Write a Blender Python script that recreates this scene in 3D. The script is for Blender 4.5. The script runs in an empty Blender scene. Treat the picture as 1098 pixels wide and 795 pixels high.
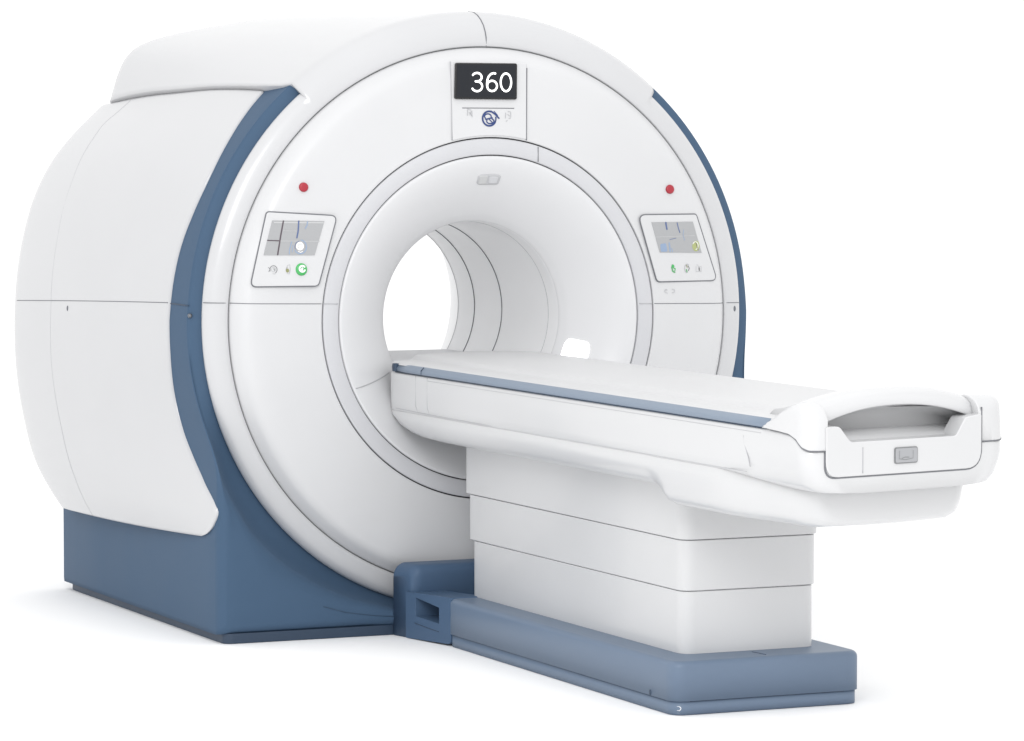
import math
def interp(x, xs, ys):
    if x <= xs[0]: return ys[0]
    for i in range(1, len(xs)):
        if x <= xs[i]:
            t = (x - xs[i-1]) / (xs[i] - xs[i-1]); return ys[i-1] + t*(ys[i]-ys[i-1])
    return ys[-1]
def sm(t):
    t = max(0.0, min(1.0, t)); return t*t*(3-2*t)
def cubic(x, xs, ys):
    # monotone-ish Catmull-Rom through unevenly spaced knots
    if x <= xs[0]: return ys[0]
    if x >= xs[-1]: return ys[-1]
    n = len(xs)
    i = 1
    while x > xs[i]: i += 1
    i -= 1
    def slope(k):
        if k == 0: return (ys[1]-ys[0])/(xs[1]-xs[0])
        if k == n-1: return (ys[-1]-ys[-2])/(xs[-1]-xs[-2])
        return (ys[k+1]-ys[k-1])/(xs[k+1]-xs[k-1])
    h = xs[i+1]-xs[i]; t = (x-xs[i])/h
    m0, m1 = slope(i)*h, slope(i+1)*h
    return ((2*t**3-3*t*t+1)*ys[i] + (t**3-2*t*t+t)*m0 + (-2*t**3+3*t*t)*ys[i+1] + (t**3-t*t)*m1)
# face of the dish: y against radius
FR = [0.99, 1.25, 1.40, 1.45, 1.497]
FY = [0.0, 0.010, 0.022, 0.047, 0.108]
def face_y(r): return cubic(r, FR, FY)
XW = 1.62
def wall_r(th):              # blue body outline, th = elevation in degrees from the horizontal
    c = math.cos(math.radians(th)); s = math.sin(math.radians(th))
    a = 1.687; b = XW/max(c, 1e-6) if th < 0 else XW*(1-0.004*th); k = 0.12
    m = max(a, b); d = abs(a-b)
    u = m + max(0.0, k-d)**2/(4*k)
    if s < 0: u = min(u, 1.675/abs(s))
    return u
BT = [-40, -35, -32.5, -26.4, -18.6, -8, 0, 7.8, 13, 19.8, 27.3, 33.3, 40.1, 46, 52, 60]
BR = [2.10, 2.085, 2.085, 2.078, 2.04, 2.0, 1.98, 1.972, 1.969, 1.964, 1.939, 1.901, 1.862, 1.872, 1.89, 1.89]
def cov_g(y, ye):
    t = max(0.0, min(1.0, (y-ye)/(2.35-ye))); return t*(2-t)*0.75+0.25*t
def cov_r(th, y, ye=None):
    if ye is None: ye = cubic(th, CY, CV)
    f = wall_r(th) + 0.014; b = cubic(th, BT, BR)
    r = f + (b-f)*cov_g(y, ye)
    if y > 2.45:                                   # rounded back
        q = min(1.0, (y-2.45)/0.3); r -= 0.3*(1-math.sqrt(max(0.0, 1-q*q)))
    return r
CY = [-36.2, -35.7, -35.12, -34.46, -33.75, -32.54, -31.5, -30.56, -28.21, -24.34, -20.05, -13.4, -4.5, 2.42, 7.63, 14.66, 21, 27.6, 35.24, 41.17, 44.72, 48, 49.5]
CV = [0.50, 0.29, 0.141, 0.066, 0.02, -0.018, -0.019, 0.017, 0.165, 0.352, 0.48, 0.545, 0.535, 0.525, 0.514, 0.485, 0.44, 0.415, 0.446, 0.489, 0.515, 0.535, 0.545]
WORLD = 1.2
LIGHTS = [('overhead_softbox', (0.0, -1.5, 5.2), (0, -1.0, 0), (7, 7), 35), ('front_softbox', (-4.2, -7.5, 4.4), (0, 0, 1.0), (3.0, 3.0), 235)]
import bpy, bmesh
from mathutils import Vector, Matrix
R = math.radians
S = 0.62; ZF = 1.724                     # design units to metres; floor height
sc = bpy.context.scene
COL = sc.collection
def W(p): return Vector((S*p[0], S*p[1], S*(p[2]+ZF)))

# ---------------------------------------------------------------- materials
def mat(name, col, rough=0.4, noise=0.0, nscale=6.0, spec=0.5, emit=0.0, coat=0.0, bump=0.0, bscale=400.0, metal=0.0):
    m = bpy.data.materials.new(name); m.use_nodes = True
    nt = m.node_tree; b = nt.nodes['Principled BSDF']
    b.inputs['Base Color'].default_value = (*col, 1); b.inputs['Roughness'].default_value = rough
    b.inputs['Specular IOR Level'].default_value = spec; b.inputs['Metallic'].default_value = metal
    if coat: b.inputs['Coat Weight'].default_value = coat; b.inputs['Coat Roughness'].default_value = 0.12
    if emit:
        b.inputs['Emission Color'].default_value = (*col, 1); b.inputs['Emission Strength'].default_value = emit
    tc = nt.nodes.new('ShaderNodeTexCoord')
    if noise:
        n = nt.nodes.new('ShaderNodeTexNoise'); n.inputs['Scale'].default_value = nscale; n.inputs['Detail'].default_value = 2
        nt.links.new(tc.outputs['Object'], n.inputs['Vector'])
        r = nt.nodes.new('ShaderNodeMapRange')
        r.inputs['From Min'].default_value = 0.0; r.inputs['From Max'].default_value = 1.0
        r.inputs['To Min'].default_value = rough-noise; r.inputs['To Max'].default_value = rough+noise
        nt.links.new(n.outputs['Fac'], r.inputs['Value']); nt.links.new(r.outputs['Result'], b.inputs['Roughness'])
        mx = nt.nodes.new('ShaderNodeMix'); mx.data_type = 'RGBA'
        mx.inputs['A'].default_value = (*[c*0.97 for c in col], 1); mx.inputs['B'].default_value = (*[min(1, c*1.03) for c in col], 1)
        nt.links.new(n.outputs['Fac'], mx.inputs['Factor']); nt.links.new(mx.outputs['Result'], b.inputs['Base Color'])
    if bump:
        n2 = nt.nodes.new('ShaderNodeTexNoise'); n2.inputs['Scale'].default_value = bscale; n2.inputs['Detail'].default_value = 2
        nt.links.new(tc.outputs['Object'], n2.inputs['Vector'])
        bp = nt.nodes.new('ShaderNodeBump'); bp.inputs['Strength'].default_value = bump; bp.inputs['Distance'].default_value = 0.001
        nt.links.new(n2.outputs['Fac'], bp.inputs['Height']); nt.links.new(bp.outputs['Normal'], b.inputs['Normal'])
    return m
M = dict(
    white=mat('white_shell_plastic', (0.532, 0.535, 0.547), 0.34, 0.05, 3, coat=0.5, bump=0.04),
    face=mat('white_face_plastic', (0.585, 0.588, 0.598), 0.38, 0.05, 3, coat=0.25, bump=0.04),
    bore=mat('white_bore_lining', (0.635, 0.638, 0.65), 0.38, 0.05, 3, coat=0.1, bump=0.03),
    lining=mat('white_tube_lining', (0.83, 0.833, 0.84), 0.38, 0.05, 3, coat=0.1),
    ring=mat('pale_grey_ring_plastic', (0.53, 0.534, 0.554), 0.40, 0.04, 3, bump=0.03),
    couch=mat('white_couch_plastic', (0.57, 0.573, 0.581), 0.30, 0.05, 3, coat=0.4),
    pad=mat('white_couch_top', (0.565, 0.567, 0.574), 0.45, 0.04, 4, bump=0.05),
    blue=mat('steel_blue_paint', (0.060, 0.104, 0.170), 0.55, 0.05, 4, spec=0.10, bump=0.05),
    dock=mat('dock_blue_paint', (0.066, 0.112, 0.188), 0.45, 0.05, 4, spec=0.2, bump=0.05),
    base=mat('slate_blue_paint', (0.132, 0.180, 0.255), 0.42, 0.05, 4, spec=0.35, bump=0.05),
    rail=mat('pale_blue_rail', (0.185, 0.232, 0.30), 0.34, 0.04, 4),
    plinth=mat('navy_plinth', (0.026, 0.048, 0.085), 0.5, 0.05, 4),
    seam=mat('seam_gasket', (0.15, 0.155, 0.17), 0.6),
    faint=mat('pale_seam_gasket', (0.42, 0.425, 0.44), 0.6),
    dark=mat('dark_gap', (0.03, 0.03, 0.035), 0.8),
    black=mat('display_bezel', (0.004, 0.004, 0.006), 0.25),
    slate=mat('display_glass', (0.012, 0.014, 0.019), 0.3, spec=0.3),
    digit=mat('lit_digit', (1, 1, 1), 0.5, emit=1.0),
    patch=mat('glowing_white', (1, 1, 1), 0.5, emit=1.6),
    screen=mat('grey_screen', (0.36, 0.365, 0.375), 0.25),
    screenlite=mat('screen_pale_grey', (0.50, 0.505, 0.51), 0.25),
    ink=mat('screen_dark_line', (0.09, 0.07, 0.085), 0.4),
    inkblue=mat('screen_blue_line', (0.09, 0.13, 0.27), 0.4),
    sky=mat('screen_pale_blue', (0.25, 0.33, 0.47), 0.4),
    lime=mat('screen_lime', (0.36, 0.40, 0.17), 0.4),
    wht=mat('print_white', (0.85, 0.85, 0.86), 0.4),
    green=mat('green_button', (0.06, 0.40, 0.11), 0.35),
    greenp=mat('green_print', (0.12, 0.36, 0.16), 0.4),
    grey=mat('grey_print', (0.20, 0.205, 0.21), 0.5),
    olive=mat('olive_print', (0.25, 0.26, 0.12), 0.5),
    navy=mat('navy_print', (0.020, 0.045, 0.165), 0.4),
    red=mat('red_button', (0.36, 0.022, 0.038), 0.35),
    sens=mat('sensor_grey', (0.46, 0.465, 0.48), 0.25),
    button=mat('grey_button', (0.33, 0.335, 0.35), 0.35),
    screw=mat('screw_steel', (0.16, 0.17, 0.19), 0.35, metal=0.6),
)

# ---------------------------------------------------------------- object helpers
def things(name, label, cat, at):
    o = bpy.data.objects.new(name, None); COL.objects.link(o)
    o.location = W(at); o['label'] = label; o['category'] = cat; o.empty_display_size = 0.1
    return o
def root_loc(p):
    v = Vector((0, 0, 0))
    while p is not None: v += p.location; p = p.parent
    return v
def emit(name, bm, mats, parent=None, smooth=True, label=None, bevel=0.0, seg=3, doubles=0.0, recalc=True):
    if doubles: bmesh.ops.remove_doubles(bm, verts=bm.verts[:], dist=doubles)
    if recalc: bmesh.ops.recalc_face_normals(bm, faces=bm.faces[:])
    off = root_loc(parent)
    # the part's own origin sits at the middle of its bounding box
    ws = [W(v.co) for v in bm.verts]
    c = Vector([(min(w[i] for w in ws)+max(w[i] for w in ws))/2 for i in range(3)])
    for v, w in zip(bm.verts, ws): v.co = w - c
    if smooth:
        for f in bm.faces: f.smooth = True
    me = bpy.data.meshes.new(name); bm.to_mesh(me); bm.free()
    for m in (mats if isinstance(mats, (list, tuple)) else [mats]): me.materials.append(M[m])
    o = bpy.data.objects.new(name, me); COL.objects.link(o)
    o.parent = parent; o.location = c - off
    if label: o['label'] = label
    if bevel:
        b = o.modifiers.new('bevel', 'BEVEL'); b.width = bevel*S; b.segments = seg; b.limit_method = 'ANGLE'
        b.angle_limit = R(38); b.harden_normals = True
    return o
def grid(bm, P, mi=0, wrap=False):
    V = [[bm.verts.new(p) for p in row] for row in P]
    n = len(V)
    for i in range(n if wrap else n-1):
        a, b = V[i], V[(i+1) % n]
        for j in range(len(a)-1):
            try:
                f = bm.faces.new((a[j], b[j], b[j+1], a[j+1])); f.material_index = mi
            except ValueError: pass
    return V
def revolve(prof, n=180):                          # prof: (radius, y)
    bm = bmesh.new()
    grid(bm, [[(r*math.cos(2*math.pi*i/n), y, r*math.sin(2*math.pi*i/n)) for r, y in prof] for i in range(n)], wrap=True)
    return bm
def loft(bm, secs, cap0=True, cap1=True, mi=0):    # closed loops, same count
    V = [[bm.verts.new(p) for p in s] for s in secs]
    n = len(V[0])
    for a, b in zip(V, V[1:]):
        for j in range(n):
            f = bm.faces.new((a[j], a[(j+1) % n], b[(j+1) % n], b[j])); f.material_index = mi
    if cap0: bm.faces.new(V[0]).material_index = mi
    if cap1: bm.faces.new(V[-1][::-1]).material_index = mi
    return V
def rpoly(pts, rad, n=6):                          # polygon with rounded corners; rad one number or a list
    out = []; k = len(pts)
    for i in range(k):
        p = Vector(pts[i]).to_2d(); a = Vector(pts[i-1]).to_2d(); b = Vector(pts[(i+1) % k]).to_2d()
        r = rad[i] if isinstance(rad, (list, tuple)) else rad
        if r <= 1e-6: out.append((p.x, p.y)); continue
        u = (a-p); v = (b-p); lu, lv = u.length, v.length; u /= lu; v /= lv
        ang = math.acos(max(-1, min(1, u.dot(v)))); t = min(r/math.tan(ang/2), lu*0.49, lv*0.49)
        p0, p1 = p+u*t, p+v*t
        for q in range(n+1):                       # quadratic blend, close enough to an arc
            s = q/n; w = p0*(1-s)**2 + p*(2*s*(1-s)) + p1*s*s; out.append((w.x, w.y))
    return out
def rbox_plan(bm, x0, x1, y0, y1, z0, z1, r, mi=0, top=0.0):     # box with rounded plan corners, optional chamfered top
    pl = rpoly([(x0, y0), (x1, y0), (x1, y1), (x0, y1)], r, 8)
    secs = [[(x, y, z0) for x, y in pl]]
    cx, cy = (x0+x1)/2, (y0+y1)/2
    if top:
        for a in range(0, 7):
            t = a/6*math.pi/2; d = top*(1-math.cos(t)); z = z1-top+top*math.sin(t)
            q = rpoly([(x0+d, y0+d), (x1-d, y0+d), (x1-d, y1-d), (x0+d, y1-d)], max(r-d, 0.005), 8)
            secs.append([(x, y, z) for x, y in q])
    else: secs.append([(x, y, z1) for x, y in pl])
    loft(bm, secs, mi=mi)
def tube(bm, pts, rad, n=6, closed=False, mi=0):
    pts = [Vector(p) for p in pts]; k = len(pts); rings = []
    for i, p in enumerate(pts):
        a = pts[i-1] if (i or closed) else p; b = pts[(i+1) % k] if (i < k-1 or closed) else p
        t = (b-a).normalized(); u = t.cross(Vector((0.31, 0.17, 0.93))); u.normalize(); v = t.cross(u)
        rings.append([bm.verts.new(p+rad*(math.cos(2*math.pi*j/n)*u+math.sin(2*math.pi*j/n)*v)) for j in range(n)])
    for i in range(k if closed else k-1):
        a, b = rings[i], rings[(i+1) % k]
        for j in range(n): bm.faces.new((a[j], a[(j+1) % n], b[(j+1) % n], b[j])).material_index = mi
    if not closed:
        bm.faces.new(rings[0]).material_index = mi; bm.faces.new(rings[-1][::-1]).material_index = mi
def seam(parent, pts, rad=0.0042, m='seam', closed=False, name='panel_seam'):
    bm = bmesh.new(); tube(bm, pts, rad, 6, closed); return emit(name, bm, m, parent)
def lin(a, b, n): return [a+(b-a)*i/(n-1) for i in range(n)]
def pol(th, r, y): return (-r*math.cos(R(th)), y, r*math.sin(R(th)))          # th: elevation on the left side

# ================================================================= SCANNER
scan = things('tunnel_scanner', 'big white round-bore scanner with blue band and base, lit 360 display above the opening', 'scanner', (0, 1.3, -ZF))

# ---- blue body: cove behind the disc, front plane of the base, side walls
KT = [-90, -70, -58, -47, -40, -37, -30, -26, -22, -16, -10, -4, 4, 90]
KC = [1.650, 1.700, 1.765, 1.815, 1.830, 1.826, 1.805, 1.778, 1.742, 1.712, 1.697, 1.688, 1.682, 1.680]   # crease radius
KY = [-0.04, -0.04, -0.04, -0.04, -0.040, -0.038, -0.022, 0.005, 0.075, 0.180, 0.232, 0.238, 0.238, 0.238]  # crease depth
KF = [-0.05, -0.05, -0.05, -0.05, -0.05, -0.05, -0.046, -0.020, 0.060, 0.172, 0.225, 0.240, 0.242, 0.242]   # front of the wall
def body_col(th):
    rw = wall_r(th); rc = min(cubic(th, KT, KC), rw-0.006); yc = cubic(th, KT, KY); yf = cubic(th, KT, KF)
    rho = max(0.005, min(0.07, 0.6*(rw-rc)))
    pts = [(1.50, 0.24), (1.60, 0.200)]
    for k in range(1, 7):
        t = k/6; pts.append((1.60+(rc-1.60)*t, 0.200+(yc-0.200)*(t**(1.2+1.3*sm((-10-th)/20)))))
    for k in range(1, 4):
        t = k/3; pts.append((rc+(rw-rho-rc)*t, yc+(yf-yc)*sm(t)))
    for k in range(1, 7):
        a = k/6*math.pi/2; pts.append((rw-rho+rho*math.sin(a), yf+rho*(1-math.cos(a))))
    yb = 2.77 if th < -34 else 2.45
    y0 = pts[-1][1]
    pts += [(rw, y0+(yb-y0)*t) for t in (0.05, 0.15, 0.4, 0.7, 0.98)] + [(rw-0.03, yb), (1.2, yb)]
    return [pol(th, r, y) for r, y in pts]
ths = lin(90, 1, 50)+lin(0, -45.5, 92)+lin(-46, -90, 40)
cols = [body_col(t) for t in ths]
bm = bmesh.new()
right = [[(-x*1.015, y, z) for x, y, z in c] for c in cols]
grid(bm, cols+right[::-1][1:-1], wrap=True)
base_shell = emit('base_shell', bm, 'blue', scan)
# plinth
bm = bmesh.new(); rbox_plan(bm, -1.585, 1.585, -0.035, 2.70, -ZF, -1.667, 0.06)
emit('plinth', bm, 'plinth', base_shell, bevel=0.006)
bm = bmesh.new(); tube(bm, [(-1.02, -0.050, -1.545), (-0.88, -0.052, -1.585), (-0.72, -0.052, -1.61), (-0.55, -0.052, -1.625)], 0.0011)
emit('panel_seam', bm, 'plinth', base_shell)
# seam and screw in the band
zs = lambda x: 0.083-0.018*x                       # the mid-height seam
seam(base_shell, [pol(3.2, wall_r(3)+0.001, y) for y in lin(0.23, 0.60, 8)], 0.0035, 'plinth')

# ---- white side covers
def edge_hi(y): return cubic(y, EY, EE)
EY = [0.10, 0.16, 0.19, 0.23, 0.29, 0.63, 1.035, 1.457, 1.81, 2.06, 2.26, 2.38, 2.8]
EE = [49.4, 49.4, 49.6, 49.9, 49.2, 47.8, 46.1, 44.1, 42.8, 41.8, 40.9, 40.4, 39.5]
def cover(sgn):
    bm = bmesh.new()
    th_lo = -35.7
    nv, nu = 120, 70
    rows = []
    for i in range(nv+1):
        v = i/nv; v = 0.5*(v+ (0.5-0.5*math.cos(math.pi*v)))          # denser at both ends
        thn = th_lo + (48.9-th_lo)*v
        ye = cubic(thn, CY, CV)
        row = []
        ulist = [0, .0007, .0016, .003, .005, .0075, .012, .02, .03, .045]+[0.06+0.94*k/nu for k in range(nu+1)]
        for u in ulist:
            y = ye+(2.75-ye)*u
            hi = edge_hi(y)-0.35
            th = th_lo+(hi-th_lo)*v
            r = cov_r(th, y, ye)
            d = min(math.hypot(0, (y-ye))*1.0, abs(th-th_lo)*0.0335, abs(hi-th)*0.033+0.006)
            w = 0.016
            if d < w: q = 1-d/w; r -= 0.014*(1-math.sqrt(max(0, 1-q*q)))
            x, yy, z = pol(th, r, y); row.append((sgn*x, yy, z))
        rows.append(row)
    # inner lips all round
    def inw(p, k=0.06):
        x, y, z = p; l = math.hypot(x, z); return (x*(l-k)/l, y, z*(l-k)/l)
    for r_ in rows: r_.insert(0, inw(r_[0])); r_.append(inw(r_[-1], 0.25))
    rows.insert(0, [inw(p) for p in rows[0]]); rows.append([inw(p) for p in rows[-1]])
    grid(bm, rows)
    return bm
covs = []
for sgn in (1, -1):
    c = emit('side_cover', cover(sgn), 'white', scan); covs.append(c)
    mx = lambda p: (sgn*p[0], p[1], p[2])
    seam(c, [mx(pol(th, cov_r(th, y), y)) for y, th in [(0.53+1.92*t/24, 3.3-2.25*t/24) for t in range(25)]], 0.0024, 'seam')
    seam(c, [mx(pol(th, cov_r(th, yy)-0.0015, yy)) for th, yy in [(t, interp(t, [-35, -28, -10, 0, 13, 22, 35, 42], [1.906, 1.858, 1.885, 1.88, 1.91, 1.96, 2.12, 2.05])) for t in lin(-35.3, 41.0, 60)]], 0.0028, 'faint')
    p = Vector(mx(pol(0.7, cov_r(0.7, 1.646)+0.001, 1.646)))
    bm = bmesh.new(); bmesh.ops.create_uvsphere(bm, u_segments=12, v_segments=8, radius=0.013, matrix=Matrix.Translation(p) @ Matrix.Diagonal((0.35, 0.6, 1.2, 1)))
    emit('screw', bm, 'screw', c)
    p = Vector(mx((-1.683, 0.10, 0.045)))
    if sgn > 0:
        bm = bmesh.new(); bmesh.ops.create_uvsphere(bm, u_segments=12, v_segments=8, radius=0.013, matrix=Matrix.Translation((-1.681, 0.226, 0.04)))
        emit('screw', bm, 'screw', base_shell)

# ---- front shell with the top hood
SH = [(1.5035, 0.155), (1.5035, 0.116), (1.505, 0.112), (1.510, 0.109), (1.53, 0.110), (1.555, 0.114), (1.585, 0.122)]
SE = [(1.603, 0.131), (1.617, 0.143), (1.626, 0.157), (1.631, 0.172), (1.630, 0.184), (1.620, 0.196), (1.59, 0.205)]
HB_E = [40.4, 42.5, 45, 47.6, 49.9, 53, 56.8, 62, 67.6, 79, 90]
HB_R = [1.872, 1.905, 1.945, 1.978, 1.985, 1.962, 1.917, 1.86, 1.81, 1.755, 1.740]
def hood_r(e, y):
    t = max(0, min(1, (y-0.30)/2.0)); g = 0.75*t+0.25*sm(t)
    return 1.702+(cubic(e, HB_E, HB_R)-1.702)*g
bm = bmesh.new()
E0 = 49.4
angs = [90+ (90-E0) + (360-2*(90-E0))*i/200 for i in range(201)]
grid(bm, [[(r*math.cos(R(a)), y, r*math.sin(R(a))) for r, y in SH+SE] for a in angs])
rows = []
NW = 120
for i in range(-2, NW+3):
    w = max(-1, min(1, -1+2*i/NW)); fold = 0 if 0 <= i <= NW else (0.008 if i in (-1, NW+1) else 0.05)
    row = []
    def P(r, y, e_edge, fold=fold, w=w):
        a = 90 - w*(90-e_edge); return ((r-fold)*math.cos(R(a)), y, (r-fold)*math.sin(R(a)))
    for r, y in SH: row.append(P(r, y, E0, fold=0))
    for r, y in [(1.620, 0.135), (1.652, 0.155), (1.678, 0.188), (1.693, 0.225), (1.700, 0.27)]: row.append(P(r, y, edge_hi(y)))
    for k in range(1, 61):
        y = 0.27+2.08*k/60; e = edge_hi(y); a = 90-w*(90-e); row.append(P(hood_r(min(a, 180-a), y), y, e))
    e = edge_hi(2.4)
    for dr, y in ((0.006, 2.375), (0.022, 2.397), (0.05, 2.412), (0.10, 2.42), (0.5, 2.43)):
        a = 90-w*(90-e); row.append(P(hood_r(min(a, 180-a), 2.35)-dr, y, e))
    rows.append(row)
grid(bm, rows)
bmesh.ops.remove_doubles(bm, verts=bm.verts[:], dist=0.0004)
shell = emit('front_shell', bm, 'white', scan)
# seam over the hood
xs = [(0.02, 1.505, 0.112), (0.02, 1.555, 0.113), (0.018, 1.585, 0.121), (0.014, 1.62, 0.1345), (0.006, 1.652, 0.1545), (0.0, 1.678, 0.187), (-0.004, 1.693, 0.225), (-0.006, 1.701, 0.30)]
seam(shell, [(x, y, r) for x, r, y in xs], 0.0032, 'seam')

# ---- dish face, groove backing, ring
prof = [(1.003, 0.06), (1.003, 0.005), (1.0045, 0.0018), (1.010, 0.0004)]+[(r, face_y(r)) for r in lin(1.02, 1.488, 60)]+[(1.4935, face_y(1.4935)+0.002), (1.497, 0.113), (1.497, 0.16)]
dish = emit('front_face', revolve(prof), 'face', scan)
bm = revolve([(0.88, 0.022), (1.02, 0.022)]); emit('groove_liner', bm, 'dark', scan)
bm = revolve([(1.48, 0.126), (1.53, 0.126)]); emit('groove_liner', bm, 'grey', scan)
ring = emit('bore_ring', revolve([(0.906, 0.06), (0.906, 0.008), (0.9075, 0.003), (0.913, 0.0005), (0.95, -0.002), (0.988, 0.0005), (0.9945, 0.003), (0.996, 0.008), (0.996, 0.06)]), 'ring', scan)
# ---- bore funnel and tube
def funnel(a):
    s = a/90.0
    r, y = 0.900-0.365*s, 0.002+0.262*s**1.45
    if s > 0.90: q = (s-0.90)/0.10; y += 0.006*q*q; r += 0.004*q*(1-q)
    return r, y
def funnel_n(a):
    (r0, y0), (r1, y1) = funnel(max(a-1, 0)), funnel(min(a+1, 90)); dr, dy = r1-r0, y1-y0; l = math.hypot(dr, dy)
    return dy/l*-1.0, dr/l
fp = [(0.900, 0.05), (0.900, 0.008)]+[funnel(a) for a in lin(2, 90, 40)]+[(0.5345, 0.272)]
fun = emit('bore_funnel', revolve(fp), 'bore', scan)
tp = [(0.540, 0.266), (0.534, 0.280)]+[(0.532, y) for y in lin(0.30, 1.70, 16)]+[(0.536, 1.715), (0.56, 1.76), (0.62, 1.95), (0.74, 2.30), (0.90, 2.62), (1.10, 2.70), (1.45, 2.73), (1.74, 2.735)]
bore = emit('bore_tube', revolve(tp), 'lining', scan)
for y, rad in ((1.05, 0.004), (1.45, 0.004), (0.40, 0.0018), (1.695, 0.0018)):
    seam(bore, [(0.532*math.cos(t), y, 0.532*math.sin(t)) for t in [2*math.pi*i/96 for i in range(96)]], rad, 'seam' if rad > .003 else 'faint', True)
bm = bmesh.new(); rbox_plan(bm, -0.452, 0.452, 0.28, 1.69, -0.315, -0.268, 0.02)
emit('bore_bridge', bm, 'ring', scan, bevel=0.008)
# white patch made to glow, and the sensor, in the funnel
def fpatch(a0, a1, p0, p1, off, rad, n=14):
    bm = bmesh.new()
    poly = rpoly([(a0, p0), (a1, p0), (a1, p1), (a0, p1)], rad, 5)
    ca, cp = (a0+a1)/2, (p0+p1)/2
    rows = []
    for a, p in poly:
        row = []
        for k in range(6):
            t = [0, .4, .8, .95, 1.0, 1.0][k]; o = off if k < 4 else (off*0.6 if k == 4 else -0.02)
            aa, pp = ca+(a-ca)*t, cp+(p-cp)*t
            r, y = funnel(aa); nr, ny = funnel_n(aa)     # normal into the opening
            r += o*nr; y += o*ny
            row.append((r*math.cos(R(pp)), y, r*math.sin(R(pp))))
        rows.append(row)
    grid(bm, rows, wrap=True); bmesh.ops.remove_doubles(bm, verts=bm.verts[:], dist=1e-5)
    return bm
emit('bore_patch', fpatch(52, 80.5, -27, -13.0, 0.004, 6.3), 'patch', fun, label='small glowing white patch low on the right of the bore')
sns = emit('bore_sensor', fpatch(25, 39, 84.2, 94.2, 0.006, 3), 'sens', fun)
emit('sensor_window', fpatch(26.3, 37.7, 90.0, 93.6, 0.009, 1.0), 'screenlite', sns)
emit('sensor_window', fpatch(27.5, 36.5, 85.2, 89.2, 0.009, 1.5), 'ring', sns)
# sloping seam on the funnel
def fpt(a, ph): r, y = funnel(a); return (r*math.cos(R(ph)), y-0.001, r*math.sin(R(ph)))
seam(fun, [fpt(a, ph) for a, ph in zip(lin(4, 72, 14), lin(-155.6, -151.0, 14))], 0.003, 'faint')

# ---- mid-height seam across face, shell and ring
def on_face(x, z, off=0.0):
    r = math.hypot(x, z); return (x, face_y(r)-off, z)
for sg in (-1, 1):
    seam(dish, [on_face(sg*r, zs(sg*r)) for r in lin(1.006, 1.494, 30)], 0.0022, 'seam')
    seam(shell, [(sg*r, y, zs(sg*r)) for r, y in [(1.507, 0.112), (1.53, 0.110), (1.555, 0.114), (1.585, 0.122), (1.603, 0.131), (1.618, 0.145), (1.627, 0.162)]], 0.0022, 'seam')
    seam(ring, [(sg*r, -0.0015, zs(sg*r)) for r in lin(0.912, 0.99, 6)], 0.0025, 'faint')
seam(ring, [(0.285, -0.0015, z) for z in lin(0.866, 0.948, 5)], 0.0025, 'seam')
# screws in the shell by the seam
for x in (1.575, ):
    bm = bmesh.new(); bmesh.ops.create_uvsphere(bm, u_segments=12, v_segments=8, radius=0.014, matrix=Matrix.Translation((x, 0.122, 0.02)) @ Matrix.Diagonal((0.8, 0.4, 1.3, 1)))
    emit('screw', bm, 'screw', shell)

# ---- flat plates on the face: each panel lies in its own tilted plane
class Plane:
    def __init__(s, pts, off=0.010):
        # least squares y = a+b*x+c*z through the face at these points
        n = len(pts); A = Matrix(((0,)*3,)*3); bvec = Vector((0, 0, 0))
        for x, z in pts:
            v = Vector((1, x, z)); y = face_y(math.hypot(x, z))
            for i in range(3):
                bvec[i] += v[i]*y
                for j in range(3): A[i][j] += v[i]*v[j]
        s.k = A.inverted() @ bvec
        d = min(face_y(math.hypot(x, z))-s.k.dot(Vector((1, x, z))) for x, z in pts)
        (u0, u1), (v0, v1) = [(min(p[i] for p in pts), max(p[i] for p in pts)) for i in (0, 1)]
        h = []
        for a, (x0, z0) in enumerate(pts):
            for x1, z1 in pts[a:]:
                for t in (0, .25, .5, .75, 1):
                    x, z = x0+(x1-x0)*t, z0+(z1-z0)*t; h.append(s.k.dot(Vector((1, x, z)))-face_y(math.hypot(x, z)))
        s.off = max(h)+0.004
    def __call__(s, x, z, lift=0.0): return (x, s.k.dot(Vector((1, x, z)))-s.off-lift, z)
def plate(bm, pl, poly, lift, depth, mi=0):
    a = [bm.verts.new(pl(x, z, lift)) for x, z in poly]; b = [bm.verts.new(pl(x, z, lift-depth)) for x, z in poly]
    n = len(a)
    bm.faces.new(a).material_index = mi
    for i in range(n): bm.faces.new((a[i], b[i], b[(i+1) % n], a[(i+1) % n])).material_index = mi
def stroke(bm, pl, pts, w, lift, mi, closed=False):     # flat painted line with round ends
    pts = [Vector((p[0], p[1])) for p in pts]; k = len(pts); L = []; Rr = []
    for i, p in enumerate(pts):
        a = pts[i-1] if (i or closed) else p; b = pts[(i+1) % k] if (i < k-1 or closed) else p
        t = (b-a).normalized(); n = Vector((-t.y, t.x))*w/2
        L.append(bm.verts.new(pl(*(p+n), lift))); Rr.append(bm.verts.new(pl(*(p-n), lift)))
    for i in range(k if closed else k-1):
        j = (i+1) % k; bm.faces.new((L[i], L[j], Rr[j], Rr[i])).material_index = mi
    if not closed:
        for p in (pts[0], pts[-1]):
            vs = [bm.verts.new(pl(p.x+w/2*math.cos(2*math.pi*q/12), p.y+w/2*math.sin(2*math.pi*q/12), lift+0.0003)) for q in range(12)]
            bm.faces.new(vs).material_index = mi
def blob(bm, pl, cx, cz, rx, rz, lift, mi, n=24):
    vs = [bm.verts.new(pl(cx+rx*math.cos(2*math.pi*q/n), cz+rz*math.sin(2*math.pi*q/n), lift)) for q in range(n)]
    bm.faces.new(vs).material_index = mi
def arc(cx, cz, rx, rz, a0, a1, n=20):
    return [(cx+rx*math.cos(R(a)), cz+rz*math.sin(R(a))) for a in lin(a0, a1, n)]
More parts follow.
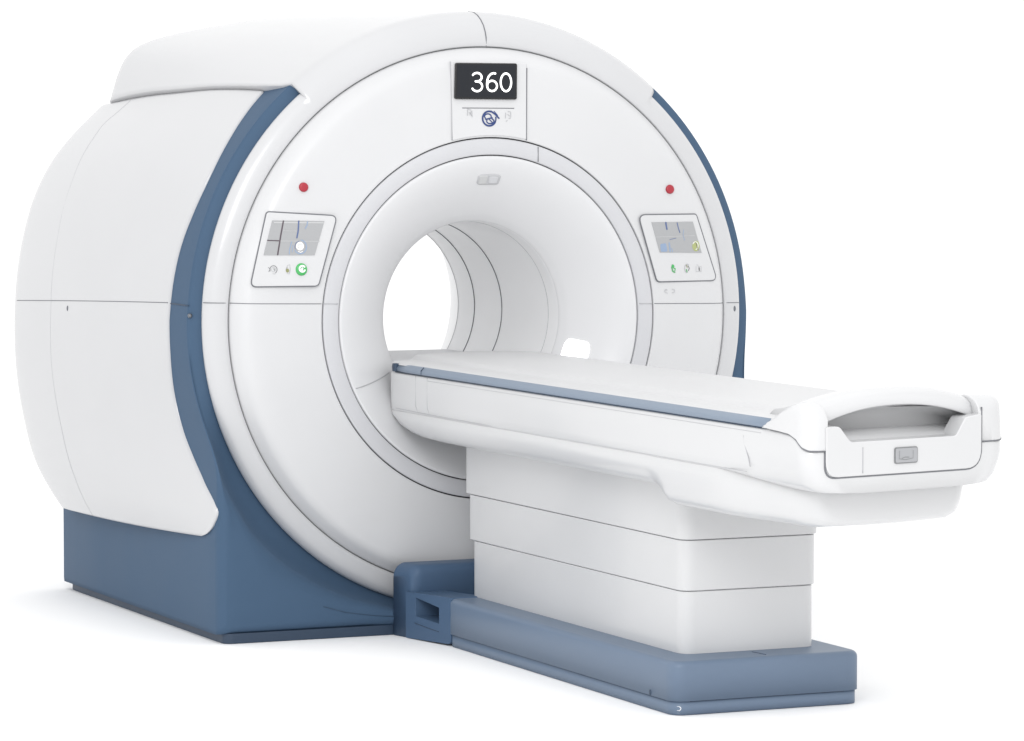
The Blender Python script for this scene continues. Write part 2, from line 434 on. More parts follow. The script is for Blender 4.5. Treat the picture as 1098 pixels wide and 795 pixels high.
def dome(pl, cx, cz, rad, h, depth=0.03, flat=0.6, rz=None):
    bm = bmesh.new(); rows = []; rz = rz or rad
    for q in range(28):
        a = 2*math.pi*q/28; row = []
        for t, l in ((1, -depth), (1, 0.0), (0.96, h*0.6), (0.88, h*0.9), (flat, h), (0.3, h*1.03), (0.001, h*1.04)):
            row.append(pl(cx+rad*t*math.cos(a), cz+rz*t*math.sin(a), l))
        rows.append(row)
    grid(bm, rows, wrap=True); return bm
def outline(poly, pl, lift): return [pl(x, z, lift) for x, z in poly]

# left control panel
def control_panel(corners, rads, screen, smats, draw, btns):
    poly = rpoly(corners, rads, 6)
    pl = Plane(corners, 0.012)
    bm = bmesh.new(); plate(bm, pl, poly, 0.0, 0.06)
    o = emit('control_panel', bm, 'face', scan, bevel=0.006)
    seam(o, outline(poly, pl, -0.0045), 0.0045, 'seam', True, 'panel_gasket')
    bm = bmesh.new(); plate(bm, pl, screen, 0.003, 0.02, 0)
    draw(bm, pl)
    emit('screen', bm, smats, o, smooth=False)
    for fn in btns: fn(o, pl)
    return o
def draw_left(bm, pl):
    L = 0.0036
    stroke(bm, pl, [(-1.272, 0.545), (-0.999, 0.541)], 0.006, L, 1)
    stroke(bm, pl, [(-1.222, 0.552), (-1.238, 0.475), (-1.257, 0.372)], 0.008, L+0.0003, 2)
    stroke(bm, pl, [(-1.136, 0.551), (-1.140, 0.500), (-1.148, 0.462)], 0.008, L+0.0003, 3)
    stroke(bm, pl, [(-1.312, 0.449), (-1.245, 0.446)], 0.006, L+0.0004, 2)
    stroke(bm, pl, [(-1.24, 0.445), (-1.02, 0.441)], 0.003, L+0.0004, 1)
    stroke(bm, pl, [(-1.225, 0.500), (-1.15, 0.498)], 0.002, L+0.0004, 1)
    stroke(bm, pl, [(-1.087, 0.548), (-1.09, 0.528), (-1.100, 0.512)], 0.006, L+0.0003, 4)
    stroke(bm, pl, [(-1.178, 0.44), (-1.19, 0.40), (-1.192, 0.375)], 0.005, L+0.0003, 4)
    stroke(bm, pl, [(-1.171, 0.42), (-1.176, 0.385)], 0.004, L+0.0003, 4)
    stroke(bm, pl, arc(-1.130, 0.412, 0.034, 0.037, -150, 80), 0.006, L+0.0005, 4)
    stroke(bm, pl, arc(-1.130, 0.412, 0.030, 0.032, 100, 200), 0.003, L+0.0005, 3)
    blob(bm, pl, -1.132, 0.416, 0.022, 0.023, L+0.0007, 5)
    stroke(bm, pl, arc(-1.132, 0.416, 0.011, 0.011, 20, 300), 0.004, L+0.001, 1)
    stroke(bm, pl, [(-1.142, 0.388), (-1.128, 0.382), (-1.118, 0.388)], 0.004, L+0.001, 5)
def icon_ring(cx, cz, mats_, strokes, blobs=()):
    def fn(o, pl):
        bm = bmesh.new()
        for mi, w, pts in strokes: stroke(bm, pl, [(cx+x, cz+z) for x, z in pts], w, 0.0012+0.0002*mi, mi)
        for mi, x, z, rx, rz in blobs: blob(bm, pl, cx+x, cz+z, rx, rz, 0.0018+0.0002*mi, mi)
        emit('panel_icon', bm, mats_, o, smooth=False)
    return fn
def push(cx, cz, rad, m, ringm=None, name='push_button', rz=None):
    def fn(o, pl):
        b = emit(name, dome(pl, cx, cz, rad, 0.009, rz=rz), m, o)
        if ringm:
            bm = bmesh.new(); stroke(bm, pl, arc(cx+.002, cz+.004, rad*0.5, rad*0.5, 40, 330), rad*0.30, 0.0105, 0)
            stroke(bm, pl, [(cx-.004, cz-.008), (cx+.002, cz+.006)], rad*0.35, 0.0107, 0)
            emit('button_icon', bm, ringm, o, smooth=False)
    return fn
iL1 = icon_ring(-1.285, 0.291, ['grey', 'faint'], [(0, .004, arc(.004, 0, .020, .021, -60, 200)), (0, .0035, [(-.024, .012), (-.014, .002), (-.022, -.010)]), (1, .003, arc(.004, 0, .011, .012, 0, 340)), (0, .004, [(.006, .005), (.010, -.004)]), (1, .003, [(.0, -.022), (.012, -.024)])])
iL2 = icon_ring(-1.200, 0.291, ['faint', 'olive', 'grey'], [(0, .004, [(-.004, .02), (.010, .026), (.013, -.002), (.008, -.02)]), (2, .003, [(-.012, -.004), (-.004, .014)]), (0, .003, [(-.006, -.022), (.006, -.024)])], [(1, -.003, -.006, .009, .011)])
pL = control_panel([(-1.312, 0.603), (-0.918, 0.578), (-1.030, 0.199), (-1.410, 0.200)], [0.02, 0.03, 0.03, 0.03],
    [(-1.283, 0.556), (-0.992, 0.550), (-1.050, 0.366), (-1.335, 0.369)], ['screen', 'screenlite', 'ink', 'inkblue', 'sky', 'wht'], draw_left,
    [iL1, iL2, push(-1.125, 0.290, 0.032, 'green', 'wht', rz=0.034)])
def draw_right(bm, pl):
    L = 0.0036
    stroke(bm, pl, [(1.074, 0.520), (1.078, 0.498), (1.081, 0.484)], 0.010, L, 3)
    stroke(bm, pl, [(1.148, 0.518), (1.155, 0.490), (1.165, 0.464)], 0.006, L, 3)
    stroke(bm, pl, [(1.190, 0.478), (1.186, 0.45), (1.196, 0.42)], 0.004, L, 4)
    stroke(bm, pl, [(1.10, 0.425), (1.14, 0.432)], 0.003, L, 3)
    stroke(bm, pl, [(1.01, 0.44), (1.26, 0.445)], 0.002, L, 1)
    stroke(bm, pl, [(1.096, 0.405), (1.102, 0.358)], 0.009, L, 4)
    stroke(bm, pl, [(1.112, 0.375), (1.118, 0.356)], 0.005, L, 4)
    plate(bm, pl, rpoly([(1.038, 0.40), (1.075, 0.405), (1.085, 0.357), (1.042, 0.356)], 0.008, 3), L+0.0003, 0.0004, 4)
    blob(bm, pl, 1.270, 0.386, 0.024, 0.030, L, 6)
    stroke(bm, pl, arc(1.266, 0.388, 0.018, 0.022, -80, 150), 0.004, L+0.0006, 5)
    stroke(bm, pl, [(1.268, 0.408), (1.285, 0.362)], 0.003, L+0.0008, 2)
iR1 = icon_ring(1.122, 0.260, ['greenp', 'green', 'faint'], [(0, .010, [(-.004, .02), (-.008, .006), (-.002, -.014), (.01, -.02)]), (1, .007, [(.004, .004), (.014, .0), (.012, -.010)]), (2, .003, [(.002, .022), (.008, .012)])], [(1, -.001, .014, .009, .009)])
iR2 = icon_ring(1.214, 0.260, ['faint', 'greenp', 'grey', 'olive'], [(0, .005, arc(0, 0, .017, .024, 60, 260)), (1, .007, [(-.006, -.006), (-.001, -.020)]), (2, .005, [(.006, .014), (.014, .0), (.008, -.012)]), (3, .005, [(-.004, .018), (.0, .005)])])
iR3 = icon_ring(1.288, 0.259, ['faint', 'grey'], [(0, .003, [(-.016, .012), (-.016, -.018), (.018, -.018), (.018, .010), (-.004, .012)]), (1, .009, [(.004, .002), (.006, -.010)]), (0, .003, [(-.012, .02), (-.004, .018)])])
iR4 = icon_ring(1.102, 0.134, ['faint'], [(0, .003, arc(-.022, 0, .009, .010, 30, 250)), (0, .003, [(-.018, -.008), (-.014, -.013)]), (0, .003, arc(.022, 0, .011, .010, 130, -120)), (0, .002, [(-.026, .004), (-.018, .002)])])
pR = control_panel([(0.900, 0.566), (1.275, 0.566), (1.412, 0.188), (1.020, 0.188)], [0.035, 0.02, 0.03, 0.03],
    [(0.983, 0.524), (1.251, 0.524), (1.308, 0.347), (1.036, 0.353)], ['screen', 'screenlite', 'ink', 'inkblue', 'sky', 'wht', 'lime'], draw_right,
    [iR1, iR2, iR3])
iR4(dish, lambda x, z, l=0.0: on_face(x, z, 0.002+l))
# red stop buttons
for x, z in ((-1.103, 0.734), (1.107, 0.708)):
    pl = lambda a, b, l=0.0: on_face(a, b, 0.001+l)
    emit('stop_button', dome(pl, x, z, 0.026, 0.012), 'red', dish)

# display tower above the opening
corners = [(-0.232, 1.425), (0.215, 1.425), (0.212, 0.975), (-0.236, 0.975)]
top_r = 1.0
poly = [(-0.234, 1.422), (0.222, 1.412)]
poly += [(x, max(math.sqrt(1.008**2-x*x), 0.0)+0.003) for x in lin(0.212, -0.234, 14)]
pld = Plane([(-0.232, 1.36), (0.215, 1.36), (0.212, 1.05), (-0.236, 1.05)], 0.014)
poly = rpoly([poly[0], poly[1]], 0, 1)+poly[2:] if False else poly
bm = bmesh.new(); plate(bm, pld, poly, 0.0, 0.06)
disp = emit('display_panel', bm, 'face', scan, bevel=0.006)
seam(disp, [pld(-0.234, z, -0.003) for z in lin(1.415, 0.985, 10)], 0.003, 'faint', False, 'panel_gasket')
seam(disp, [pld(0.224-0.012*(1.40-z)/0.42, z, -0.003) for z in lin(1.385, 0.985, 10)], 0.003, 'seam', False, 'panel_gasket')
seam(disp, [pld(x, 1.163-0.004*(x+.17), 0.0) for x in lin(-0.172, 0.140, 6)], 0.0025, 'seam', False, 'panel_gasket')
bz = rpoly([(-0.212, 1.410), (0.158, 1.410), (0.152, 1.210), (-0.221, 1.212)], 0.012, 4)
bm = bmesh.new(); plate(bm, pld, bz, 0.016, 0.03)
scr = emit('display_screen', bm, 'black', disp, bevel=0.004)
gl = rpoly([(-0.204, 1.400), (0.146, 1.400), (0.141, 1.221), (-0.211, 1.223)], 0.004, 2)
bm = bmesh.new(); plate(bm, pld, gl, 0.0168, 0.002); emit('display_glass', bm, 'slate', scr, smooth=False)
# digits 3 6 0, drawn as strokes; u runs along the display, v up, in its own units
def dig(pts): return [(-0.212+0.000706*(px-92)-0.0000075*(py-105)*1.6, 1.409-0.000644*(py-105)) for px, py in pts]
def ell(cx, cy, rx, ry, a0, a1, n=22): return [(cx+rx*math.cos(R(a)), cy-ry*math.sin(R(a))) for a in lin(a0, a1, n)]
bm = bmesh.new()
LD = 0.0176; wd = 0.0106
stroke(bm, pld, dig(ell(270, 224, 40, 36, 150, -82)), wd, LD, 0)
stroke(bm, pld, dig([(258, 260), (276, 260)]), wd, LD+0.0003, 0)
stroke(bm, pld, dig(ell(270, 302, 44, 42, 82, -152)), wd, LD, 0)
stroke(bm, pld, dig([(426, 192), (408, 189), (388, 197), (370, 217), (358, 246), (355, 280), (357, 300)]), wd, LD, 0)
stroke(bm, pld, dig(ell(398, 298, 42, 44, 0, 360, 36)[:-1]), wd, LD+0.0003, 0, True)
stroke(bm, pld, dig(ell(517, 267, 45, 76, 0, 360, 44)[:-1]), wd, LD, 0, True)
emit('display_digit', bm, 'digit', scr, smooth=False)
# round blue key and two pale icons
bm = bmesh.new()
c0 = (-0.012, 1.105); lf = 0.002
stroke(bm, pld, arc(*c0, 0.040, 0.040, 75, 330), 0.010, lf, 0)
stroke(bm, pld, arc(*c0, 0.040, 0.040, -25, 10), 0.008, lf, 0)
stroke(bm, pld, arc(c0[0]-.008, c0[1]+.012, 0.020, 0.014, -20, 220), 0.007, lf+.0002, 0)
stroke(bm, pld, arc(c0[0]+.006, c0[1]-.014, 0.022, 0.014, -200, 60), 0.007, lf+.0002, 0)
stroke(bm, pld, [(c0[0]-.022, c0[1]-.004), (c0[0]+.018, c0[1]+.004)], 0.008, lf+.0004, 0)
stroke(bm, pld, [(c0[0]+.012, c0[1]+.040), (c0[0]+.036, c0[1]+.024), (c0[0]+.058, c0[1]+.002)], 0.009, lf+.0004, 0)
stroke(bm, pld, [(c0[0]+.030, c0[1]+.040), (c0[0]+.050, c0[1]+.018)], 0.005, lf+.0004, 0)
stroke(bm, pld, [(c0[0]-.002, c0[1]-.002), (c0[0]+.018, c0[1]-.022)], 0.006, lf+.0006, 0)
emit('display_key', bm, 'navy', disp, smooth=False)
for cx, cz, st in ((-0.126, 1.130, [[(-.014, .028), (-.016, -.008)], [(-.012, .026), (.004, .022)], [(-.004, .008), (.010, -.010)], [(.010, .016), (.012, -.014)], [(-.002, -.004), (.006, .014)]]),
                   (0.104, 1.120, [[(-.016, .016), (-.018, -.012)], [(.0, .024), (.014, .022), (.014, -.006)], [(-.004, .008), (.006, .0)], [(.002, -.014), (.012, -.012)], [(-.014, -.03), (-.008, -.026)]])):
    bm = bmesh.new()
    for s_ in st: stroke(bm, pld, [(cx+a, cz+b) for a, b in s_], 0.0045, 0.002, 0)
    emit('panel_icon', bm, 'faint', disp, smooth=False)

# ---- dock between scanner and table
bm = bmesh.new()
# upright, wider towards the scanner, with rounded shoulders
def xl(y): return -0.600+0.19*(-0.08-y)
yz = rpoly([(-0.046, -ZF+.002), (-0.23, -ZF+.002), (-0.23, -1.322), (-0.046, -1.322)], [0.0, 0.0, 0.06, 0.02], 6)
secs = []
for k in range(0, 9):
    a = k/8*math.pi/2; d = 0.065*(1-math.sin(a)); e = 0.065*(1-math.cos(a))
    secs.append([(xl(y)+e, y+(0.03*(1-math.sin(a)) if y < -0.1 else 0), z-(d if z > -1.5 else 0)) for y, z in yz])
secs += [[(x, y, z) for y, z in yz] for x in (-0.35, -0.1, 0.2)]
for k in range(8, -1, -1):
    a = k/8*math.pi/2; d = 0.065*(1-math.sin(a)); e = 0.065*(1-math.cos(a))
    secs.append([(-xl(y)-e, y+(0.03*(1-math.sin(a)) if y < -0.1 else 0), z-(d if z > -1.5 else 0)) for y, z in yz])
loft(bm, secs)
dock = emit('docking_block', bm, 'dock', scan)
# block with the square grip hole: frame of four walls around a recess
bm = bmesh.new()
outer = rpoly([(-0.612, -1.712), (-0.18, -1.722), (-0.18, -1.470), (-0.612, -1.460)], [0.03, 0.0, 0.0, 0.02], 4)
hole = [(-0.500, -1.612), (-0.275, -1.594), (-0.275, -1.492), (-0.500, -1.525)]
n = len(outer)
def frame(dx, pts): return [bm.verts.new((xl(y)-0.008+dx, y, z)) for y, z in pts]
fo = frame(0, outer); fb = frame(0.2, outer); hi_ = frame(0, hole); hb = frame(0.15, hole)
for i in range(n): bm.faces.new((fo[i], fo[(i+1) % n], fb[(i+1) % n], fb[i]))
bm.faces.new(fb)
for i in range(4): bm.faces.new((hi_[i], hi_[(i+1) % 4], hb[(i+1) % 4], hb[i]))
bm.faces.new(hb)
ed = [bm.edges.get((fo[i], fo[(i+1) % n])) for i in range(n)]+[bm.edges.get((hi_[i], hi_[(i+1) % 4])) for i in range(4)]
bmesh.ops.triangle_fill(bm, use_beauty=True, use_dissolve=False, edges=ed)
emit('grip_block', bm, 'dock', dock, bevel=0.009)
seam(dock, [(xl(y)-0.0085, y, z) for y, z in ((-0.27, -1.632), (-0.38, -1.645), (-0.50, -1.655))], 0.002, 'plinth')

# ================================================================= PATIENT TABLE
tab = things('patient_table', 'long white patient couch on a white column and grey-blue foot, docked into the scanner bore', 'patient table', (0, -2.2, -ZF))
bm = bmesh.new(); rbox_plan(bm, -0.512, 0.508, -3.300, -0.560, -1.655, -1.466, 0.085, top=0.030)
foot = emit('table_foot', bm, 'base', tab)
bm = bmesh.new(); rbox_plan(bm, -0.504, 0.500, -3.290, -0.570, -ZF+0.003, -1.655, 0.08)
emit('foot_plinth', bm, 'base', foot)
bm = bmesh.new(); tube(bm, [(-0.5045, -3.20, -1.6565), (-0.5045, -0.64, -1.6565)], 0.003); tube(bm, [(-0.42, -3.2905, -1.6565), (0.41, -3.2905, -1.6565)], 0.003)
emit('panel_seam', bm, 'plinth', foot)
for p in ((-0.512, -3.05, -1.642),):
    bm = bmesh.new(); bmesh.ops.create_uvsphere(bm, u_segments=12, v_segments=8, radius=0.010, matrix=Matrix.Translation(p) @ Matrix.Diagonal((0.4, 1.2, 1.5, 1)))
    emit('screw', bm, 'plinth', foot)
bm = bmesh.new()
ptag = lambda a, z: (-0.424+0.0825*math.cos(R(a)), -3.210+0.0825*math.sin(R(a)), z)
tube(bm, [ptag(232+9*math.cos(t), -1.690+0.010*math.sin(t)) for t in [2*math.pi*q/12 for q in range(12)]], 0.0022, closed=True)
tube(bm, [ptag(226, -1.705), ptag(236, -1.703), ptag(230, -1.712), ptag(236, -1.716)], 0.002)
emit('foot_mark', bm, 'wht', foot)
bm = bmesh.new(); tube(bm, [(0.0, -3.12, -1.4655), (0.015, -3.235, -1.4655)], 0.0022); emit('panel_seam', bm, 'plinth', foot)

# column: three telescoping sections
for name, x0, x1, y0, y1, z0, z1 in (('column_section', -0.348, 0.378, -3.070, -0.512, -1.468, -1.165), ('column_section', -0.352, 0.388, -3.075, -0.463, -1.161, -0.918), ('column_section', -0.356, 0.398, -3.080, -0.422, -0.914, -0.55), ('column_core', -0.337, 0.366, -3.058, -0.525, -1.46, -0.56)):
    bm = bmesh.new(); rbox_plan(bm, x0, x1, y1, y0, z0, z1, 0.075)
    emit(name, bm, 'couch' if name != 'column_core' else 'bore', tab, bevel=0.004)
# shadow gaps where a section slides into the next
def shear(x, y): return y + 0.20*x*sm((-4.0-y)/0.5)
def sh(p): return (p[0], shear(p[0], p[1]), p[2])

# couch body, upper part
def hw_far(y, w, e0=0.10):                                   # rounding in plan at the far end
    if y > e0-0.07: t = (y-e0+0.07)/0.08; return w-0.05*(1-math.sqrt(max(0, 1-min(1, t)**2)))
    return w
def hw_near(y, w, ye=-4.62, rr=0.10):
    if y < ye+rr: t = min(1, (ye+rr-y)/rr); return w-rr*(1-math.sqrt(max(0, 1-t*t)))
    return w
def z_rim(y): return interp(y, [-4.62, -4.59, -4.56, -4.52, -4.46, -4.38, -4.30, -4.2], [-0.358, -0.357, -0.345, -0.312, -0.291, -0.284, -0.280, -0.280])
def deep_z(y): return interp(y, [-0.9, -0.6, -0.4, -0.25, -0.10, -0.02, 0.05, 0.08, 0.10, 0.112], [-0.657, -0.657, -0.656, -0.651, -0.633, -0.612, -0.566, -0.515, -0.460, -0.415])
def body_sec(y):
    w = hw_near(hw_far(y, 0) + y*0 + y, 0.578) if y < -1 else hw_far(y, 0.578)
    zt = z_rim(y); zb = max(-0.495, deep_z(y)) if y > 0.07 else -0.495
    near = sm((-3.9-y)/0.5)
    zb2 = zb-0.045*near
    kq = 0.07*near
    half = [(w-0.010, zt), (w-0.003, zt-0.004), (w, zt-0.014), (w+0.001, zt*0.6+zb*0.4), (w-0.001-kq*0.12, zb+0.05), (w-0.003-kq*0.5, zb+0.012-0.025*near), (w-0.009-kq, zb2), (w-0.05-kq, zb2-0.006), (w*0.5, zb2-0.012)]
    pts = [(-x, y, z) for x, z in half]+[(0, y, zb2-0.012)]+[(x, y, z) for x, z in half[::-1]]+[(0, y, zt)]
    return [sh(p) for p in pts]
ys = [0.112, 0.108, 0.10, 0.09, 0.08, 0.07, 0.06, 0.05, 0.04, 0.0]+lin(-0.2, -4.2, 30)+lin(-4.24, -4.515, 14)+[-4.54, -4.56, -4.58, -4.595, -4.605, -4.612, -4.617, -4.62]
bm = bmesh.new(); loft(bm, [body_sec(y) for y in ys])
couch = emit('couch_body', bm, 'couch', tab)
# seams on the sides
for s_ in (-1, 1):
    zseam = lambda y: interp(y, [-4.2, -3.2, -0.6, 0], [-0.488, -0.487, -0.483, -0.478])
    seam(couch, [(s_*(hw_far(y, 0.578)-0.002-0.004*(zseam(y) < -0.484)), y, zseam(y)) for y in lin(0.07, -4.15, 40)], 0.0018, 'faint')
    seam(couch, [sh((s_*0.577, y, z)) for y, z in ((-4.115, -0.325), (-4.12, -0.36), (-4.15, -0.42), (-4.165, -0.462))], 0.0022, 'faint')
    for yy in (-0.30, -0.46):
        seam(couch, [(s_*0.578, yy, z) for z in lin(-0.285, -0.45, 5)]+[(s_*0.574, yy-.02, -0.478)], 0.0018, 'faint')
    seam(couch, [(s_*0.5785, y, -0.3055) for y in lin(-4.42, -0.5, 20)][:] if False else [(s_*0.5785, y, -0.302) for y in lin(-4.30, -0.46, 20)], 0.0011, 'faint')
# under tray: bowl below the body, deeper at the near end
def tray_sec(y):
    n = sm((-3.09-y)/0.18)
    f = 1.0
    deep = min(deep_z(y), -0.4965)
    k = max(0.02, (deep+0.4965)/(-0.655+0.4965))
    A = [(0.556, -0.483), (0.5755, -0.4965), (0.568, -0.550), (0.550, -0.595), (0.515, -0.625), (0.45, -0.643), (0.36, -0.653), (0.20, -0.656)]
    A = [(x-(0.578-hw_far(y, 0.578)), z if z > -0.5 else -0.4965+(z+0.4965)*k) for x, z in A]
    B = [(0.556, -0.483), (0.572, -0.4975), (0.566, -0.550), (0.556, -0.605), (0.543, -0.655), (0.522, -0.695), (0.465, -0.723), (0.20, -0.731)]
    tp = 0.092*sm((-3.8-y)/0.6); B = [(x-tp, z-0.045*sm((-3.9-y)/0.5)*max(0.0, (z+0.73)/0.23)) for x, z in B]
    if y < -4.30:
        t = min(1, (-4.30-y)/0.16); d = 0.10*(1-math.sqrt(1-t*t)); B = [(x-d if z < -0.53 else x-0.14*t*0.3, z+(d*0.35 if z < -0.66 else 0)) for x, z in B]
    h = [(a[0]+(b[0]-a[0])*n, a[1]+(b[1]-a[1])*n) for a, b in zip(A, B)]
    pts = [(-x, y, z) for x, z in h]+[(0, y, h[-1][1])]+[(x, y, z) for x, z in h[::-1]]+[(0, y, -0.47)]
    return [sh(p) for p in pts]
ys = [0.078, 0.07, 0.06, 0.05, 0.04, 0.02, -0.02, -0.06, -0.10, -0.16, -0.25, -0.32, -0.4, -0.49, -0.62, -0.75]+lin(-1.0, -3.0, 10)+lin(-3.06, -3.34, 12)+lin(-3.5, -4.30, 8)+[-4.34, -4.38, -4.41, -4.43, -4.445, -4.455, -4.46]
bm = bmesh.new(); loft(bm, [tray_sec(y) for y in ys])
emit('under_tray', bm, 'couch', tab)
# side rails
for s_ in (-1, 1):
    bm = bmesh.new()
    secs = []
    for y in [0.012, 0.0, -0.02]+lin(-0.2, -4.37, 20):
        w = hw_far(y, 0.588, 0.0)
        z0, z1 = -0.274, -0.232
        secs.append([(s_*(w-0.09), y, z0), (s_*(w-0.002), y, z0), (s_*w, y, z0+0.004), (s_*w, y, z1-0.026), (s_*(w-0.004), y, z1-0.020), (s_*(w-0.022), y, z1-0.002), (s_*(w-0.028), y, z1), (s_*(w-0.09), y, z1)])
    loft(bm, secs)
    rl = emit('side_rail', bm, 'rail', tab, bevel=0.0)
    seam(rl, [(s_*(0.5885), -0.40, z) for z in (-0.272, -0.252)]+[(s_*0.572, -0.40, -0.2335)], 0.0025, 'plinth')
    bm = bmesh.new(); loft(bm, [[(s_*x, y, z) for x, z in ((0.50, -0.281), (0.580, -0.281), (0.580, -0.2725), (0.50, -0.2725))] for y in (-0.01, -4.32)])  # navy strip stands in for the shadow gap under the rail
    emit('rail_shade_strip', bm, 'plinth', rl)
    bm = bmesh.new(); rbox_plan(bm, min(s_*0.535, s_*0.5895), max(s_*0.535, s_*0.5895), -0.030, 0.016, -0.2755, -0.2325, 0.014)
    emit('rail_end', bm, 'plinth', rl, bevel=0.004)
# table top with a shallow crown
def top_z(x):
    x = abs(x); return interp(x, [0, 0.1, 0.2, 0.3, 0.362, 0.375, 0.395, 0.41, 0.52, 0.550, 0.562, 0.568], [-0.192, -0.193, -0.1955, -0.199, -0.2025, -0.206, -0.224, -0.2255, -0.2265, -0.228, -0.232, -0.240])
def top_end(x): return 0.02+0.25*math.sqrt(max(0.0, 1-(x/0.572)**2))**0.8
xs_ = [-0.568, -0.566, -0.562, -0.556, -0.55, -0.535, -0.52, -0.47, -0.43, -0.41, -0.402, -0.395, -0.385, -0.375, -0.362, -0.33, -0.3, -0.25, -0.2, -0.15, -0.1, -0.05]
xs_ = xs_+[0]+[-x for x in xs_[::-1]]
bm = bmesh.new(); rows = []
for x in xs_:
    ye = top_end(x); row = []
    for u in [0, .0008, .002, .004, .008, .016, .04]+lin(0.1, 1, 24):
        y = ye+(-4.45-ye)*u; z = top_z(x)
        d = ye-y
        # the step round the pad fades out at the far end
        if abs(x) < 0.40: z = z if d > 0.5 else z
        if d < 0.03: q = 1-d/0.03; z -= 0.022*(1-math.sqrt(max(0, 1-q*q)))
        row.append((x, y, z))
    row.insert(0, (x, ye, -0.262)); rows.append(row)
grid(bm, rows)
top = emit('table_top', bm, 'pad', tab)
bm = bmesh.new(); loft(bm, [[(x, top_end(x)-0.004, -0.262) for x in xs_]+[(0.565, -4.3, -0.262), (-0.565, -4.3, -0.262)], [(x, top_end(x)-0.004, -0.285) for x in xs_]+[(0.565, -4.3, -0.285), (-0.565, -4.3, -0.285)]])
emit('top_board', bm, 'ring', top)

# near end: two ears, the handle bar, the end panel with its notch, grey latch button
def ear(s_):
    bm = bmesh.new(); secs = []
    for y in lin(-4.27, -4.50, 20)+lin(-4.512, -4.60, 12)+[-4.61, -4.617, -4.622]:
        zt = cubic(y, [-4.623, -4.615, -4.60, -4.57, -4.53, -4.48, -4.43, -4.38, -4.33, -4.27], [-0.225, -0.205, -0.187, -0.168, -0.157, -0.154, -0.165, -0.192, -0.228, -0.262])
        zb = z_rim(y)+0.004 if y < -4.28 else -0.277
        xo = hw_near(y, 0.596-0.014*sm((-4.33-y)/0.25), -4.622, 0.10); xi = 0.468 if s_ < 0 else 0.400
        zt = max(zt, zb+0.012)
        r = min(0.05, (zt-zb)*0.45)
        loop = rpoly([(xi, zb), (xo, zb), (xo-0.012, zt), (xi, zt+0.004)], [0, 0.004, r, 0.01], 6)
        secs.append([sh((s_*x, y, z)) for x, z in loop])
    loft(bm, secs); return bm
for s_ in (-1, 1):
    e_ = emit('end_ear', ear(s_), 'couch', tab)
# end panel
po = [(-0.480, -0.250), (-0.405, -0.250), (-0.340, -0.322), (0.262, -0.322), (0.318, -0.242), (0.415, -0.228), (0.415, -0.474), (-0.480, -0.474)]
po = rpoly(po, [0.01, 0.035, 0.035, 0.03, 0.03, 0.01, 0.09, 0.07], 7)
bm = bmesh.new()
loft(bm, [[sh((x, -4.630, z)) for x, z in po], [sh((x, -4.50, z)) for x, z in po]])
pan = emit('end_panel', bm, 'couch', tab, bevel=0.026, seg=4)
pg = rpoly([(-0.483, -0.355), (-0.483, -0.477), (0.418, -0.477), (0.418, -0.20)], [0, 0.075, 0.095, 0], 8)
seam(pan, [sh((x, -4.6205, z)) for x, z in pg], 0.0042, 'seam', False, 'panel_gasket')
for s_ in (-1, 1):
    pts = [(s_*0.5795, y, z_rim(y)+0.002) for y in lin(-4.30, -4.53, 14)]+[(s_*hw_near(y, 0.580, -4.622), y, z_rim(y)+0.002) for y in lin(-4.54, -4.62, 10)]+[(-0.486 if s_ < 0 else 0.421, -4.622, -0.356)]
    seam(couch, [sh(p) for p in pts], 0.0036, 'seam', False, 'panel_gasket')
seam(pan, [sh((-0.275, -4.6305, z)) for z in lin(-0.348, -0.462, 5)], 0.0026, 'faint')
bpz = lambda r0, g: rpoly([(-0.092-g, -0.362+g), (0.032+g, -0.362+g), (0.032+g, -0.426-g), (-0.092-g, -0.426-g)], r0, 5)
bm = bmesh.new(); loft(bm, [[sh((x, -4.636, z)) for x, z in bpz(0.012, 0.0045)], [sh((x, -4.62, z)) for x, z in bpz(0.012, 0.0045)]])
fr = emit('latch_frame', bm, 'grey', pan, bevel=0.002)
bm = bmesh.new(); loft(bm, [[sh((x, -4.640, z)) for x, z in bpz(0.009, 0.0)], [sh((x, -4.62, z)) for x, z in bpz(0.009, 0.0)]])
lb = emit('latch_button', bm, 'button', pan, bevel=0.003)
bm = bmesh.new()
plq = lambda x, z, l=0.0: sh((x, -4.6405-l, z))
stroke(bm, plq, [(-0.072, -0.374), (-0.073, -0.408), (-0.04, -0.414), (0.006, -0.408), (0.006, -0.374)], 0.003, 0.0002, 0)
stroke(bm, plq, [(-0.058, -0.407), (-0.040, -0.402), (-0.018, -0.403)], 0.003, 0.0004, 0)
emit('latch_mark', bm, 'grey', lb, smooth=False)
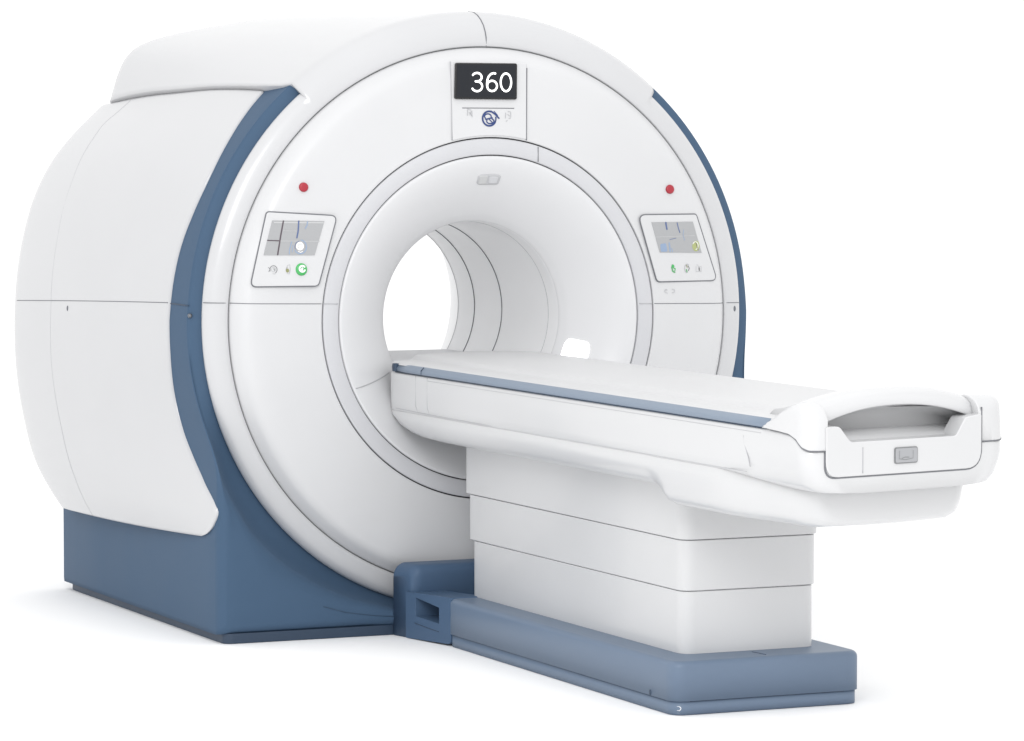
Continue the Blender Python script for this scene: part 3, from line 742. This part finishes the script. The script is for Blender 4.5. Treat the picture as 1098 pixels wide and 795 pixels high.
# handle bar: domed bar over the notch
def bar_sec(x):
    q = (x+0.035)/0.44
    zt = -0.099-0.058*abs(q)**2.6; zu = -0.174-0.074*abs(q)**2.2
    zu = min(zu, zt-0.03)
    f = -4.565
    L = [(-4.16, -0.232), (-4.20, -0.203), (-4.26, -0.165+(zt+0.10)*0.5), (-4.33, zt-0.020), (-4.40, zt-0.004), (-4.45, zt), (-4.49, zt-0.003), (-4.525, zt-0.014), (-4.552, zt*0.65+zu*0.35), (-4.566, zt*0.3+zu*0.7), (-4.566, zu+0.006), (-4.562, zu), (-4.552, zu-0.001), (-4.50, zu+0.004), (-4.46, zu-0.01), (-4.42, zu-0.03), (-4.395, zu*0.5-0.14), (-4.41, -0.300), (-4.39, -0.308), (-4.38, -0.352), (-4.30, -0.352), (-4.18, -0.30)]
    return [sh((x, y, z)) for y, z in L]
bm = bmesh.new(); loft(bm, [bar_sec(x) for x in lin(-0.478, 0.408, 45)])
emit('handle_bar', bm, 'couch', tab)
bm = bmesh.new(); rbox_plan(bm, -0.46, 0.40, -4.53, -4.37, -0.37, -0.338, 0.01); 
for v in bm.verts: v.co = sh(v.co)
emit('handle_tray', bm, 'ring', tab)

# ================================================================= SETTING
bm = bmesh.new()
g = 260.0
grid(bm, [[(x, y, -ZF) for y in lin(-g, g, 9)] for x in lin(-g, g, 9)])
fl = emit('floor', bm, 'wht', None, smooth=False); fl['kind'] = 'structure'; fl['label'] = 'plain white studio floor'
fm = mat('white_studio_floor', (0.97, 0.97, 0.97), 0.6, spec=0.0); fl.data.materials.clear(); fl.data.materials.append(fm)

w = bpy.data.worlds.new('World'); sc.world = w; w.use_nodes = True
bgn = w.node_tree.nodes['Background']; bgn.inputs['Color'].default_value = (1, 1, 1, 1); bgn.inputs['Strength'].default_value = WORLD
def area(name, loc, target, size, power, col=(1, 1, 1)):
    l = bpy.data.lights.new(name, 'AREA'); l.shape = 'RECTANGLE'; l.size = size[0]; l.size_y = size[1]; l.energy = power; l.color = col
    o = bpy.data.objects.new(name, l); COL.objects.link(o); o.location = loc
    d = Vector(target)-Vector(loc); o.rotation_euler = d.to_track_quat('-Z', 'Y').to_euler()
    return o
for a_ in LIGHTS: area(*a_)

# ================================================================= CAMERA
cam = bpy.data.cameras.new('Camera'); co = bpy.data.objects.new('Camera', cam); COL.objects.link(co)
cam.sensor_width = 36; cam.lens = 36*4136.149/1098
co.location = W((-8.59526, -19.51241, 1.06600))
co.rotation_euler = (R(90-3.63175), 0, R(-24.0842))
cam.clip_start = 0.1; cam.clip_end = 1000
sc.camera = co
sc.view_settings.view_transform = 'Standard'; sc.view_settings.look = 'None'; sc.view_settings.exposure = 0; sc.view_settings.gamma = 1
sc.render.engine = 'CYCLES'
sc.cycles.max_bounces = 8; sc.cycles.diffuse_bounces = 5
